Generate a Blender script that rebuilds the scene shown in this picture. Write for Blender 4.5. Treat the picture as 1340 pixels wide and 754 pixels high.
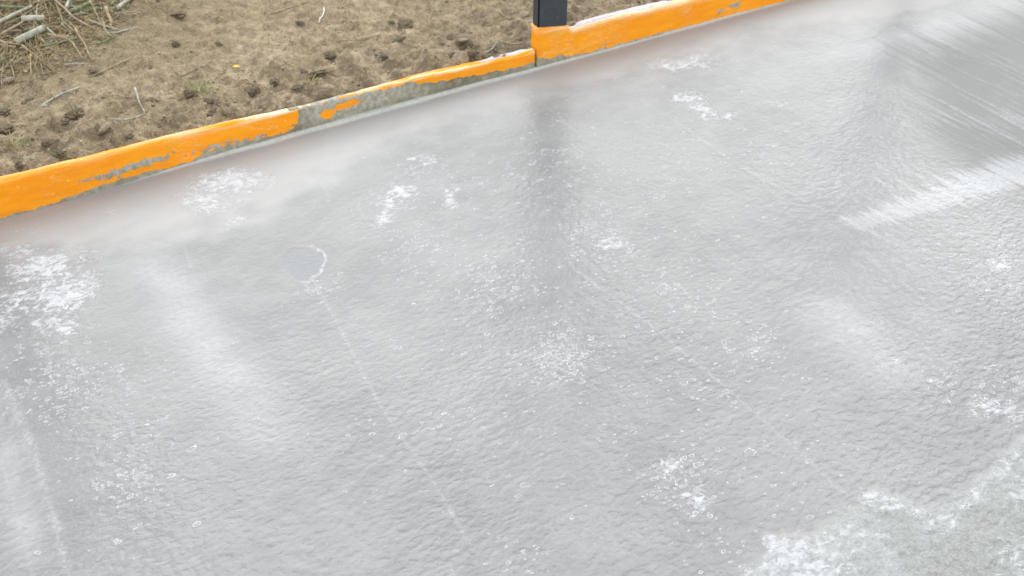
import bpy, math, random
import numpy as np
from mathutils import Vector

R = math.radians
random.seed(11)
rng = np.random.default_rng(11)
S = bpy.context.scene
for o in list(bpy.data.objects):
    bpy.data.objects.remove(o)
COL = S.collection

# ------------------------------------------------------------------ camera
CAM_H = 1.6
PITCH = R(40)
cam_data = bpy.data.cameras.new("camera")
cam = bpy.data.objects.new("camera", cam_data)
COL.objects.link(cam)
cam.location = (0, 0, CAM_H)
cam.rotation_euler = (R(90) - PITCH, 0, 0)
cam_data.sensor_width = 36.0
cam_data.lens = 36.0 * 1437.0 / 1340.0
cam_data.clip_start = 0.05
cam_data.clip_end = 2000
cam_data.dof.use_dof = True
cam_data.dof.focus_distance = 2.3
cam_data.dof.aperture_fstop = 4.5
S.camera = cam

# ------------------------------------------------------------------ sky, sun, exposure
SUN_EL, SUN_AZ = R(33), R(-4)          # azimuth from +Y, clockwise positive
w = bpy.data.worlds.new("World")
S.world = w
w.use_nodes = True
nt = w.node_tree
nt.nodes.clear()
wo = nt.nodes.new('ShaderNodeOutputWorld')
bg = nt.nodes.new('ShaderNodeBackground')
sky = nt.nodes.new('ShaderNodeTexSky')
sky.sky_type = 'NISHITA'
sky.sun_disc = False
sky.sun_elevation = SUN_EL
sky.sun_rotation = SUN_AZ
sky.dust_density = 3.0
hs = nt.nodes.new('ShaderNodeHueSaturation')
hs.inputs['Saturation'].default_value = 0.16
wtc = nt.nodes.new('ShaderNodeTexCoord')
wn = nt.nodes.new('ShaderNodeTexNoise')
wn.inputs['Scale'].default_value = 2.2
wn.inputs['Detail'].default_value = 5
wr = nt.nodes.new('ShaderNodeMapRange')
wr.inputs[1].default_value = 0.35
wr.inputs[2].default_value = 0.68
wr.inputs[3].default_value = 0.85
wr.inputs[4].default_value = 1.6
wm = nt.nodes.new('ShaderNodeVectorMath')
wm.operation = 'SCALE'
nt.links.new(wtc.outputs['Generated'], wn.inputs['Vector'])
nt.links.new(wn.outputs['Fac'], wr.inputs[0])
nt.links.new(sky.outputs[0], hs.inputs['Color'])
# high overcast: the cloud deck evens out the glow round the hidden sun
cap = nt.nodes.new('ShaderNodeVectorMath')
cap.operation = 'MINIMUM'
cap.inputs[1].default_value = (6.5, 6.6, 6.62)
deck = nt.nodes.new('ShaderNodeMix')
deck.data_type = 'RGBA'
deck.inputs[0].default_value = 0.45
deck.inputs[7].default_value = (3.8, 3.84, 3.92, 1)
nt.links.new(hs.outputs[0], cap.inputs[0])
nt.links.new(cap.outputs[0], deck.inputs[6])
nt.links.new(deck.outputs[2], wm.inputs[0])
nt.links.new(wr.outputs[0], wm.inputs['Scale'])
nt.links.new(wm.outputs[0], bg.inputs['Color'])
bg.inputs['Strength'].default_value = 0.15
nt.links.new(bg.outputs[0], wo.inputs['Surface'])

sd = bpy.data.lights.new("sun", 'SUN')
sd.energy = 0.6
sd.angle = R(70)
sd.color = (1.0, 0.985, 0.96)
sun = bpy.data.objects.new("sun", sd)
COL.objects.link(sun)
sv = Vector((math.sin(SUN_AZ) * math.cos(SUN_EL), math.cos(SUN_AZ) * math.cos(SUN_EL), math.sin(SUN_EL)))
sun.rotation_euler = sv.to_track_quat('Z', 'Y').to_euler()
sun.location = sv * 20

S.view_settings.view_transform = 'Standard'
S.view_settings.look = 'None'
S.view_settings.gamma = 1
S.view_settings.exposure = 1.28
S.render.engine = 'CYCLES'

# ------------------------------------------------------------------ frame of the kerb
# s runs along the kerb (left to right), o across it (positive = soil side, negative = slab side)
M0 = np.array([0.16566, 2.97348])
DD = np.array([0.875037, 0.484057])
NN = np.array([-0.484057, 0.875037])
KANG = math.atan2(DD[1], DD[0])


def so2w(s, o):
    return M0[0] + DD[0] * s + NN[0] * o, M0[1] + DD[1] * s + NN[1] * o


def w2so(x, y):
    dx, dy = x - M0[0], y - M0[1]
    return dx * DD[0] + dy * DD[1], dx * NN[0] + dy * NN[1]


def gp(px, py, z=0.0):
    """point of the level plane z that the surveyed photo position falls on"""
    u, v = (px - 670) / 1437.0, (377 - py) / 1437.0
    d = np.array([u, math.cos(PITCH) + v * math.sin(PITCH), -math.sin(PITCH) + v * math.cos(PITCH)])
    t = (z - CAM_H) / d[2]
    return d[0] * t, d[1] * t


def gso(px, py, z=0.0):
    return w2so(*gp(px, py, z))


# ------------------------------------------------------------------ numpy noise
def _hash(ix, iy, seed):
    h = (ix.astype(np.int64) * 374761393 + iy.astype(np.int64) * 668265263 + seed * 1442695041) & 0xFFFFFFFF
    h = ((h ^ (h >> 13)) * 1274126177) & 0xFFFFFFFF
    h = (h ^ (h >> 16)) & 0xFFFFFFFF
    return h.astype(np.float64) / 4294967295.0


def vnoise(x, y, seed=0):
    """gradient noise, about -1..1"""
    x0, y0 = np.floor(x), np.floor(y)
    fx, fy = x - x0, y - y0
    u = fx * fx * fx * (fx * (fx * 6 - 15) + 10)
    v = fy * fy * fy * (fy * (fy * 6 - 15) + 10)

    def g(dx, dy):
        a = _hash(x0 + dx, y0 + dy, seed) * 2 * np.pi
        return np.cos(a) * (fx - dx) + np.sin(a) * (fy - dy)
    a = g(0, 0) * (1 - u) + g(1, 0) * u
    b = g(0, 1) * (1 - u) + g(1, 1) * u
    return (a * (1 - v) + b * v) * 1.5


def fbm(x, y, oct=4, seed=0, gain=0.5, lac=2.03):
    t, a = 0, 1
    for i in range(oct):
        t = t + a * vnoise(x + 17.3 * i, y - 9.1 * i, seed + i)
        x, y, a = x * lac, y * lac, a * gain
    return t


def sstep(a, b, x):
    t = np.clip((x - a) / (b - a), 0, 1)
    return t * t * (3 - 2 * t)


# ------------------------------------------------------------------ object helpers
def tag(o, label=None, cat=None, group=None, kind=None):
    if label: o['label'] = label
    if cat: o['category'] = cat
    if group: o['group'] = group
    if kind: o['kind'] = kind
    return o


def link(name, me, mat=None, parent=None, smooth=True):
    if mat: me.materials.append(mat)
    if smooth:
        me.polygons.foreach_set('use_smooth', np.ones(len(me.polygons), dtype=bool))
    o = bpy.data.objects.new(name, me)
    COL.objects.link(o)
    if parent: o.parent = parent
    return o


def empty(name, loc=(0, 0, 0), rz=0):
    o = bpy.data.objects.new(name, None)
    COL.objects.link(o)
    o.location = loc
    o.rotation_euler = (0, 0, rz)
    o.empty_display_size = 0.1
    return o


def grid_mesh(name, X, Y, Z):
    """X,Y,Z (m,n) arrays -> mesh of quads"""
    m, n = X.shape
    me = bpy.data.meshes.new(name)
    co = np.stack([X, Y, Z], -1).reshape(-1, 3).astype(np.float32)
    idx = np.arange(m * n).reshape(m, n)
    q = np.stack([idx[:-1, :-1], idx[1:, :-1], idx[1:, 1:], idx[:-1, 1:]], -1).reshape(-1, 4).astype(np.int32)
    me.vertices.add(len(co)); me.vertices.foreach_set('co', co.ravel())
    me.loops.add(q.size); me.loops.foreach_set('vertex_index', q.ravel())
    me.polygons.add(len(q))
    me.polygons.foreach_set('loop_start', (np.arange(len(q)) * 4).astype(np.int32))
    me.polygons.foreach_set('loop_total', np.full(len(q), 4, np.int32))
    me.update(calc_edges=True)
    return me


def mesh_py(name, verts, faces):
    me = bpy.data.meshes.new(name)
    me.from_pydata([tuple(v) for v in verts], [], faces)
    me.update()
    return me


def attr(me, name, arr):
    a = me.attributes.new(name, 'FLOAT', 'POINT')
    a.data.foreach_set('value', np.ascontiguousarray(arr, dtype=np.float32).ravel())


def spaced(lo, flo, fhi, hi, step, grow=1.25, first=None):
    """fine spacing between flo and fhi, growing outside it"""
    mid = list(np.arange(flo, fhi + step * .5, step))
    d, x, left = step * 2, flo, []
    while x > lo:
        x -= d; d *= grow; left.append(max(x, lo))
    d, x, right = step * 2, mid[-1], []
    while x < hi:
        x += d; d *= grow; right.append(min(x, hi))
    return np.array(left[::-1] + mid + right)


# ------------------------------------------------------------------ node helpers
class NB:
    def __init__(self, name):
        self.m = bpy.data.materials.new(name)
        self.m.use_nodes = True
        self.t = self.m.node_tree
        self.t.nodes.clear()
        self.out = self.t.nodes.new('ShaderNodeOutputMaterial')
        self.p = self.t.nodes.new('ShaderNodeBsdfPrincipled')
        self.t.links.new(self.p.outputs[0], self.out.inputs['Surface'])

    def put(self, sock, v):
        if isinstance(v, bpy.types.NodeSocket):
            self.t.links.new(v, sock)
        elif v is not None:
            if hasattr(sock, 'default_value'):
                try:
                    sock.default_value = v
                except Exception:
                    sock.default_value = (*v, 1.0) if len(v) == 3 else v[:3]

    def attr(self, name):
        n = self.t.nodes.new('ShaderNodeAttribute')
        n.attribute_name = name
        return n.outputs['Fac']

    def coord(self, scale=(1, 1, 1), rot=(0, 0, 0), which='Object'):
        c = self.t.nodes.new('ShaderNodeTexCoord')
        m = self.t.nodes.new('ShaderNodeMapping')
        m.inputs['Scale'].default_value = scale
        m.inputs['Rotation'].default_value = rot
        self.t.links.new(c.outputs[which], m.inputs[0])
        return m.outputs[0]

    def mapping(self, v, scale=(1, 1, 1), rot=(0, 0, 0), loc=(0, 0, 0)):
        m = self.t.nodes.new('ShaderNodeMapping')
        m.inputs['Scale'].default_value = scale
        m.inputs['Rotation'].default_value = rot
        m.inputs['Location'].default_value = loc
        self.t.links.new(v, m.inputs[0])
        return m.outputs[0]

    def noise(self, v, scale=5, detail=3, rough=0.5, dist=0.0, color=False):
        n = self.t.nodes.new('ShaderNodeTexNoise')
        self.put(n.inputs['Vector'], v)
        self.put(n.inputs['Scale'], scale)
        self.put(n.inputs['Detail'], detail)
        self.put(n.inputs['Roughness'], rough)
        self.put(n.inputs['Distortion'], dist)
        return n.outputs['Color' if color else 'Fac']

    def voronoi(self, v, scale=5, feature='F1', rand=1.0):
        n = self.t.nodes.new('ShaderNodeTexVoronoi')
        n.feature = feature
        n.voronoi_dimensions = '2D'
        self.put(n.inputs['Vector'], v)
        self.put(n.inputs['Scale'], scale)
        self.put(n.inputs['Randomness'], rand)
        return n

    def math(self, op, a, b=None, c=None, clamp=False):
        n = self.t.nodes.new('ShaderNodeMath')
        n.operation = op
        n.use_clamp = clamp
        self.put(n.inputs[0], a)
        if b is not None: self.put(n.inputs[1], b)
        if c is not None: self.put(n.inputs[2], c)
        return n.outputs[0]

    def ramp(self, v, a, b, lo=0.0, hi=1.0, smooth=True):
        n = self.t.nodes.new('ShaderNodeMapRange')
        if smooth: n.interpolation_type = 'SMOOTHSTEP'
        self.put(n.inputs[0], v)
        self.put(n.inputs[1], a); self.put(n.inputs[2], b)
        self.put(n.inputs[3], lo); self.put(n.inputs[4], hi)
        return n.outputs[0]

    def mix(self, f, a, b):
        n = self.t.nodes.new('ShaderNodeMix')
        n.data_type = 'RGBA'
        self.put(n.inputs[0], f)
        for s, v in ((n.inputs[6], a), (n.inputs[7], b)):
            if isinstance(v, tuple) and len(v) == 3: v = (*v, 1.0)
            self.put(s, v)
        return n.outputs[2]

    def vadd(self, a, b):
        n = self.t.nodes.new('ShaderNodeVectorMath')
        n.operation = 'ADD'
        self.put(n.inputs[0], a); self.put(n.inputs[1], b)
        return n.outputs[0]

    def vscale(self, a, k):
        n = self.t.nodes.new('ShaderNodeVectorMath')
        n.operation = 'SCALE'
        self.put(n.inputs[0], a); self.put(n.inputs['Scale'], k)
        return n.outputs[0]

    def warp(self, v, scale, amount):
        c = self.noise(v, scale, 2, color=True)
        c = self.vadd(c, (-0.5, -0.5, -0.5))
        return self.vadd(v, self.vscale(c, amount))

    def bump(self, h, dist=0.001, strength=1.0, normal=None):
        n = self.t.nodes.new('ShaderNodeBump')
        n.inputs['Distance'].default_value = dist
        self.put(n.inputs['Strength'], strength)
        self.put(n.inputs['Height'], h)
        if normal is not None: self.put(n.inputs['Normal'], normal)
        return n.outputs[0]

    def sep(self, v):
        n = self.t.nodes.new('ShaderNodeSeparateXYZ')
        self.put(n.inputs[0], v)
        return n.outputs

    def set(self, **k):
        names = dict(color='Base Color', rough='Roughness', normal='Normal', metallic='Metallic',
                     spec='Specular IOR Level', coat='Coat Weight', coatrough='Coat Roughness',
                     coatnormal='Coat Normal', ior='IOR', sheen='Sheen Weight')
        for a, v in k.items():
            if isinstance(v, tuple) and len(v) == 3: v = (*v, 1.0)
            self.put(self.p.inputs[names[a]], v)
        return self.m


# ------------------------------------------------------------------ slab masks (in metres on the slab)
def blob_mask(X, Y, blobs, wob=0.03, seed=3):
    """blobs: (px, py, rx_px, ry_px, weight) given on the slab, edges broken by noise"""
    out = np.zeros_like(X)
    wx = X + wob * fbm(X * 9, Y * 9, 3, seed)
    wy = Y + wob * fbm(X * 9 + 50, Y * 9, 3, seed + 7)
    for (px, py, rx, ry, wt) in blobs:
        cx, cy = gp(px, py)
        ax, ay = gp(px + rx, py); bx, by = gp(px, py - ry)
        a = math.hypot(ax - cx, ay - cy); b = math.hypot(bx - cx, by - cy)
        r = ((wx - cx) / a) ** 2 + ((wy - cy) / b) ** 2
        out = np.maximum(out, wt * np.exp(-r * 0.9))
    return out


def poly_dist(X, Y, pts):
    """distance to a polyline and run along it (0..1)"""
    P = [np.array(gp(*p)) for p in pts]
    best = np.full(X.shape, 1e9); run = np.zeros(X.shape)
    L = [0]
    for a, b in zip(P[:-1], P[1:]): L.append(L[-1] + np.linalg.norm(b - a))
    for i, (a, b) in enumerate(zip(P[:-1], P[1:])):
        ab = b - a; l2 = ab @ ab
        t = np.clip(((X - a[0]) * ab[0] + (Y - a[1]) * ab[1]) / l2, 0, 1)
        d = np.hypot(X - a[0] - t * ab[0], Y - a[1] - t * ab[1])
        k = d < best
        best = np.where(k, d, best)
        run = np.where(k, (L[i] + t * math.sqrt(l2)) / L[-1], run)
    return best, run


def smooth_poly(pts, n=6):
    """Catmull-Rom through the points"""
    p = [np.array(q, float) for q in pts]
    p = [2 * p[0] - p[1]] + p + [2 * p[-1] - p[-2]]
    out = []
    for i in range(1, len(p) - 2):
        for k in range(n):
            t = k / n
            out.append(tuple(0.5 * ((2 * p[i]) + (-p[i - 1] + p[i + 1]) * t + (2 * p[i - 1] - 5 * p[i] + 4 * p[i + 1] - p[i + 2]) * t * t + (-p[i - 1] + 3 * p[i] - 3 * p[i + 1] + p[i + 2]) * t ** 3)))
    out.append(tuple(p[-2]))
    return out


def inside_poly(X, Y, pts, edge=0.03):
    """soft inside test of a closed polygon given on the slab"""
    P = [np.array(gp(*p)) for p in pts]
    ins = np.zeros(X.shape, bool)
    dist = np.full(X.shape, 1e9)
    for a, b in zip(P, P[1:] + P[:1]):
        c = ((a[1] > Y) != (b[1] > Y)) & (X < (b[0] - a[0]) * (Y - a[1]) / (b[1] - a[1] + 1e-12) + a[0])
        ins ^= c
        ab = b - a
        t = np.clip(((X - a[0]) * ab[0] + (Y - a[1]) * ab[1]) / (ab @ ab), 0, 1)
        dist = np.minimum(dist, np.hypot(X - a[0] - t * ab[0], Y - a[1] - t * ab[1]))
    sd_ = np.where(ins, dist, -dist)
    return sstep(-edge, edge, sd_), sd_


ss = spaced(-9, -1.95, 1.75, 12, 0.0042)
oo = spaced(-10, -2.1, 0.012, 0.012, 0.0042)
oo = np.unique(np.clip(oo, -10, 0.012))
SS, OO = np.meshgrid(ss, oo, indexing='ij')
X, Y = so2w(SS, OO)

# --- dry rough patch, bottom right
DRY = [(960, 800), (985, 738), (1015, 708), (1075, 690), (1118, 672), (1150, 640), (1185, 652), (1215, 668),
       (1262, 640), (1300, 608), (1345, 578), (1500, 520), (1600, 900), (1000, 900)]
wxx = X + 0.022 * fbm(X * 14, Y * 14, 4, 5); wyy = Y + 0.022 * fbm(X * 14 + 31, Y * 14, 4, 8)
dry, dry_sd = inside_poly(wxx, wyy, DRY, 0.014)
# --- hand floated smooth area in the far right corner, with painted dark reflection
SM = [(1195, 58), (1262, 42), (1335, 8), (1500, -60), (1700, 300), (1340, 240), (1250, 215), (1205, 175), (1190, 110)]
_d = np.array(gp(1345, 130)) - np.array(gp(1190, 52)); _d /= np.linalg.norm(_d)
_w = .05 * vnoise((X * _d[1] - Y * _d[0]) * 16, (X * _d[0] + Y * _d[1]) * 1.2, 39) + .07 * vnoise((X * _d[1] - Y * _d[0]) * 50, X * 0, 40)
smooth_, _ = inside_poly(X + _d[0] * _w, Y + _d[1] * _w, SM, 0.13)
# --- smooth margin along the kerb
marg_w = 0.16 + 0.05 * fbm(SS * 1.3, SS * 0, 2, 4) + 0.16 * sstep(0.5, 1.3, SS) + 0.14 * np.exp(-((SS + 1.15) / 0.35) ** 2)
margin = 1 - sstep(-0.06, 0.09, -OO - marg_w * .85 + .05 * fbm(SS * 9, OO * 14, 3, 48))
margin = margin * (.9 + .1 * sstep(.05, .0, -OO))
# --- foam / laitance patches
foam = blob_mask(X, Y, [
    (60, 350, 62, 26, 1.0), (25, 395, 45, 30, .85), (85, 385, 52, 34, 1.0), (75, 425, 48, 20, .85), (30, 330, 45, 16, .8),
    (110, 330, 30, 14, .6), (300, 236, 62, 18, 1.0), (270, 262, 50, 18, .95), (305, 290, 20, 9, .85), (318, 262, 30, 20, .6),
    (560, 214, 22, 10, .7), (520, 255, 30, 14, .95), (500, 285, 16, 14, 1.0), (505, 270, 20, 10, .9), (535, 250, 20, 8, .6), (588, 258, 13, 20, 1.0), (560, 210, 30, 12, .8), (600, 245, 14, 7, .6),
    (640, 288, 18, 8, .7), (540, 316, 18, 7, .7), (915, 75, 30, 6, .7), (880, 95, 34, 7, .5), (922, 145, 24, 16, .9), (905, 128, 30, 10, 1.0), (890, 85, 60, 10, .8),
    (955, 150, 18, 6, .8), (1015, 138, 24, 8, .65), (905, 118, 40, 6, .55), (1000, 190, 40, 8, .5), (1030, 212, 18, 7, .5),
    (797, 322, 28, 13, .85), (765, 290, 12, 8, .5), (872, 608, 30, 18, .75), (912, 650, 26, 18, .85), (900, 632, 20, 10, .5),
    (1310, 350, 30, 16, .75), (1295, 530, 40, 12, .78), (1330, 540, 20, 12, .7), (1228, 495, 14, 7, .7), (1160, 75, 26, 6, .4),
    (730, 465, 30, 22, .5), (170, 625, 12, 12, .7), (100, 490, 40, 14, .5), (1150, 100, 30, 8, .3), (650, 360, 30, 14, .42),
    (990, 455, 24, 14, .6), (1145, 648, 20, 12, .85), (10, 420, 40, 30, .6), (40, 300, 40, 10, .5), (330, 225, 40, 8, .55), (250, 250, 30, 12, .5), (545, 225, 40, 22, .55), (930, 80, 60, 9, .5), (860, 100, 50, 8, .45), (960, 120, 50, 12, .42), (1320, 380, 30, 20, .55), (400, 372, 30, 8, .45), (20, 360, 60, 60, .45), (140, 275, 40, 8, .45),
], 0.02)
# fringe along the dry patch
fringe = np.exp(-((dry_sd - 0.018) / 0.026) ** 2) * (0.72 + 0.5 * fbm(X * 7, Y * 7, 2, 77))
fringe2 = dry * (0.50 + 0.55 * fbm(X * 5 + 3, Y * 5, 3, 71)) * (1 - 0.75 * np.exp(-(((X - gp(1240, 745)[0]) / .09) ** 2 + ((Y - gp(1240, 745)[1]) / .05) ** 2)))
br = blob_mask(X, Y, [(1040, 735, 70, 30, 1.0), (1110, 700, 60, 22, .95), (1290, 640, 70, 24, .8)], .02)
foam = np.maximum(foam, np.clip(fringe * 1.0, 0, 1))
foam = np.maximum(foam, np.clip(fringe2 * .9 + br * dry * .3, 0, .92))
crust = dry * np.clip(1.1 * np.exp(-np.maximum(dry_sd - .02, 0) / .045) + .95 * np.exp(-(((X - gp(1080, 745)[0]) / .16) ** 2 + ((Y - gp(1080, 745)[1]) / .09) ** 2)), 0, 1)
crust = crust * (.75 + .35 * fbm(X * 16, Y * 16, 3, 79))
foam = np.maximum(foam, np.clip(crust * .8, 0, .8))
# --- ring bubbles
bub = blob_mask(X, Y, [
    (100, 500, 95, 40, .8), (170, 610, 60, 70, .65), (180, 580, 110, 120, .25), (540, 320, 60, 40, .7), (650, 380, 70, 60, .65),
    (735, 460, 60, 42, 1.0), (790, 310, 60, 50, .7), (800, 270, 90, 80, .4), (760, 210, 130, 60, .4), (880, 380, 80, 60, .45), (930, 470, 110, 90, .4),
    (890, 630, 50, 50, .8), (990, 450, 50, 40, .6), (1000, 620, 120, 90, .28), (590, 550, 25, 16, .7), (480, 570, 20, 14, .5),
    (520, 270, 80, 50, .5), (600, 240, 60, 40, .5), (1230, 490, 60, 40, .5), (1300, 350, 60, 60, .6), (420, 380, 30, 20, .7),
    (950, 200, 140, 60, .3), (1310, 520, 60, 40, .6), (700, 520, 260, 150, .2), (60, 460, 60, 40, .5), (950, 720, 60, 40, .5), (680, 720, 50, 40, .4),
], 0.03)
# --- swept white brush mark on the right
cx, cy = gp(1225, 262)
sweep_dir = np.array(gp(1340, 224)) - np.array(gp(1120, 292)); L_ = np.linalg.norm(sweep_dir); sweep_dir /= L_
across = np.array(gp(1340, 265)) - np.array(gp(1220, 205)); across /= np.linalg.norm(across)
# skew coordinates: u along the mark, v along the brush hairs
det = sweep_dir[0] * across[1] - sweep_dir[1] * across[0]
U = ((X - cx) * across[1] - (Y - cy) * across[0]) / det
V = ((Y - cy) * sweep_dir[0] - (X - cx) * sweep_dir[1]) / det
hair = (.9 * vnoise(U * 38, V * 3, 21) + .8 * vnoise(U * 95, V * 4, 24) * (1 + vnoise(U * 13, V * 3, 26)) + .5 * vnoise(U * 210, V * 7, 22))
taper = 0.030 + 0.026 * sstep(-.25, .3, U)
bru = sstep(1.15, .45, np.where(V > 0, np.abs(V), np.abs(V) * .75) / (taper * (1 + .55 * hair))) * sstep(-.32, -.2, U + .05 * hair) * (0.55 + .3 * sstep(-.3, .3, U) + .22 * hair)
bru = np.clip(bru, 0, 1)
# --- dragged streaks in the floated corner
_p = X * _d[1] - Y * _d[0]; _q = X * _d[0] + Y * _d[1]
stk = sstep(.30, .95, .7 * vnoise(_p * 70, _q * 1.5, 35) + .7 * vnoise(_p * 160, _q * 2.5, 36) + .55 * fbm(X * 4, Y * 4, 2, 37)) * np.clip(smooth_ * 1.2, 0, 1)
# --- fine trowel lines
LINES = [([(398, 345), (450, 440), (500, 535), (560, 620), (625, 730)], .7, .0034), ([(740, 345), (830, 410), (905, 470), (1010, 560), (1120, 660)], .8, .0034),
         ([(0, 490), (40, 580), (66, 665), (92, 760)], 1.0, .008), ([(870, 150), (980, 225), (1100, 285), (1230, 350), (1345, 418)], .7, .003),
         ([(1190, 52), (1250, 90), (1345, 130)], .6, .003), ([(1150, 110), (1230, 150), (1345, 190)], .9, .003),
         ([(1215, 60), (1270, 80), (1345, 92)], .6, .003), ([(1200, 120), (1345, 180)], .6, .002), ([(1240, 60), (1345, 105)], .4, .002),
         ([(660, 455), (692, 495)], 1.0, .0022), ([(770, 330), (690, 150)], .0, .002),
         ([(1090, 265), (1180, 330), (1345, 395)], .4, .003), ([(1290, 250), (1345, 262)], .8, .002),
         ([(505, 195), (550, 290)], .35, .002), ([(580, 210), (640, 300)], .25, .002), ([(420, 240), (432, 260)], .9, .002),
         ([(240, 320), (250, 352)], .8, .002), ([(200, 340), (205, 350)], .8, .002), ([(0, 600), (30, 700), (45, 760)], .5, .003),
         ([(1210, 165), (1260, 190), (1345, 215)], .5, .0026), ([(835, 130), (900, 170), (985, 230)], .4, .002), ([(750, 520), (850, 640), (940, 750)], .22, .003),
         ([(1180, 180), (1250, 215), (1300, 235)], .4, .002), ([(705, 130), (760, 180)], .5, .002)]
line = np.zeros_like(X)
ridge = np.zeros_like(X)
for pts, wt, wd in LINES:
    d, run = poly_dist(X, Y, smooth_poly(pts) if len(pts) > 2 else pts)
    m = np.exp(-(d / wd) ** 2) * wt * sstep(0, .06, run) * sstep(1.0, .94, run)
    m *= 0.65 + .5 * vnoise(X * 30, Y * 30, 91)
    line = np.maximum(line, m)
    ridge += np.exp(-(d / (wd * 1.8)) ** 2) * wt
# --- pale bands left by the float (soft light streaks)
pale = np.zeros_like(X)
for pts, wt, wd in [([(150, 300), (215, 370), (270, 450), (330, 530), (385, 620)], .8, .06), ([(165, 310), (230, 330)], .5, .05),
                    ([(1050, 380), (1120, 440), (1200, 520)], .7, .07), ([(0, 470), (40, 600), (60, 700)], .0, .05),
                    ([(1180, 90), (1250, 120)], .7, .025), ([(1180, 400), (1260, 450)], .35, .04), ([(540, 60), (480, 110), (440, 130)], .0, .05),
                    ([(240, 240), (400, 245), (460, 200)], .3, .05), ([(600, 130), (660, 170)], .4, .06), ([(1040, 90), (1180, 50), (1335, 10)], .55, .05),
                    ([(0, 560), (30, 680), (60, 760)], .55, .03)]:
    d, run = poly_dist(X, Y, smooth_poly(pts) if len(pts) > 2 else pts)
    pale = np.maximum(pale, wt * np.exp(-(d / wd) ** 2) * sstep(0, .2, run) * sstep(1, .75, run))
pale *= 0.8 + .5 * fbm(X * 6, Y * 6, 3, 55)
pale = np.clip(pale, 0, 1)
# --- puddle spot with its white rim
px_, py_ = gp(396, 344)
ax_ = math.hypot(*(np.array(gp(426, 344)) - np.array(gp(396, 344)))); ay_ = math.hypot(*(np.array(gp(396, 322)) - np.array(gp(396, 344))))
tx, ty = X - px_, Y - py_
rr = np.hypot((tx * .95 + ty * .30) / ax_, (ty * .95 - tx * .3) / ay_) + .20 * fbm(X * 18, Y * 18, 4, 60)
pud = sstep(1.02, .86, rr)
rim = np.exp(-((rr - .97) / (.045 + .05 * np.abs(vnoise(X * 60, Y * 60, 62)))) ** 2) * sstep(-.25, .5, tx / ax_ + .25 * ty / ay_ + .25 * fbm(X * 25, Y * 25, 2, 61)) 
pudrim = np.clip(rim * 1.1, 0, 1)
# --- laitance lip where the slab meets the kerb
lip_w = 0.010 + .004 * vnoise(SS * 9, SS * 0, 33)
lip = 1 - sstep(lip_w * .6, lip_w * 1.35, -OO)
matte = np.clip(margin * sstep(.35, .75, SS) + .60 * sstep(-1.1, -.2, OO) + .0 * OO, 0, 1)
kerb_refl = np.clip(np.exp(-((-OO - .04) / .085) ** 2) * (.75 + .5 * fbm(SS * 3, OO * 8, 3, 44)), 0, 1)

# --- real relief of the slab
rip = fbm(SS * 40 + .6 * vnoise(SS * 9, OO * 9, 10), OO * 60 + .7 * vnoise(SS * 11, OO * 11, 12), 3, 13, .45)
rip2 = fbm(SS * 70, OO * 95, 2, 17)
amp = (1 - .93 * margin) * (1 - .8 * smooth_) * (1 - .9 * pud) * (.85 + .2 * fbm(X * 1.6, Y * 1.6, 2, 18)) * (.42 + .58 * sstep(-.35, -1.35, OO)) * (1 + .35 * sstep(-.9, -2.0, OO))
streak = vnoise(U * 55, V * 2.5, 31) + .5 * vnoise(U * 120, V * 3, 32)
Z = amp * (rip * .00088 + rip2 * .00020) * (1 + .5 * np.exp(-((SS - .62) / .22) ** 2) * (1 - sstep(.2, .7, -OO)))
Z += dry * (.0019 * fbm(X * 45, Y * 45, 3, 19) + .0006) + smooth_ * streak * .00010
Z += fbm(X * 2.2, Y * 2.2, 3, 20) * .0011 - pud * .0008 + ridge * .0004
Z += lip * .006 * sstep(.02, 0, -OO)
Z += margin * .0002 * vnoise(SS * 5, OO * 60, 23)
farfade = (SS > -1.96) & (SS < 1.76) & (OO > -2.11)
Z = np.where(farfade, Z, 0)
slab_me = grid_mesh("concrete_slab", X, Y, Z)
for nme, a in (('foam', foam), ('bubbles', bub), ('sweep', bru), ('trowel', np.clip(line, 0, 1)), ('pale', pale), ('dry', dry),
               ('smooth', smooth_), ('margin', margin), ('puddle', pud), ('rim', pudrim), ('lip', lip), ('kerb_refl', kerb_refl), ('streaks', stk), ('matte', matte), ('crust', np.clip(crust, 0, 1)), ('relief', np.clip((.36 + .64 * sstep(-.25, -1.4, OO)) * (.8 + .35 * fbm(X * 2.2, Y * 2.2, 3, 49)), .1, 1.4))):
    attr(slab_me, nme, a)

# --- slab material
b = NB("wet_fresh_concrete")
P0 = b.coord()
PK = b.mapping(P0, rot=(0, 0, -KANG))                     # x along the kerb
PA = b.mapping(PK, scale=(1, 1.45, 1))
aF, aB, aS, aT, aP, aD = [b.attr(k) for k in ('foam', 'bubbles', 'sweep', 'trowel', 'pale', 'dry')]
aSm, aM, aPu, aRim, aLip, aRefl = [b.attr(k) for k in ('smooth', 'margin', 'puddle', 'rim', 'lip', 'kerb_refl')]
base_n = b.noise(P0, 2.3, 5, .6)
fine_n = b.noise(P0, 160, 3, .6)
mid_n = b.noise(PA, 14, 4, .55)
colA = b.mix(b.ramp(base_n, .34, .66), (.200, .203, .202), (.262, .264, .262))
colA = b.mix(b.ramp(mid_n, .35, .7, 0, .4), colA, (.30, .30, .297))
colA = b.mix(b.ramp(fine_n, .3, .7, 0, .3), colA, (.20, .20, .195))
colA = b.mix(b.math('MULTIPLY', b.math('MULTIPLY', aP, b.ramp(b.noise(PA, 55, 4, .65), .3, .65, .55, 1)), .8), colA, (.42, .425, .43))
colA = b.mix(b.math('MULTIPLY', aM, .75), colA, (.42, .418, .405))
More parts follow.
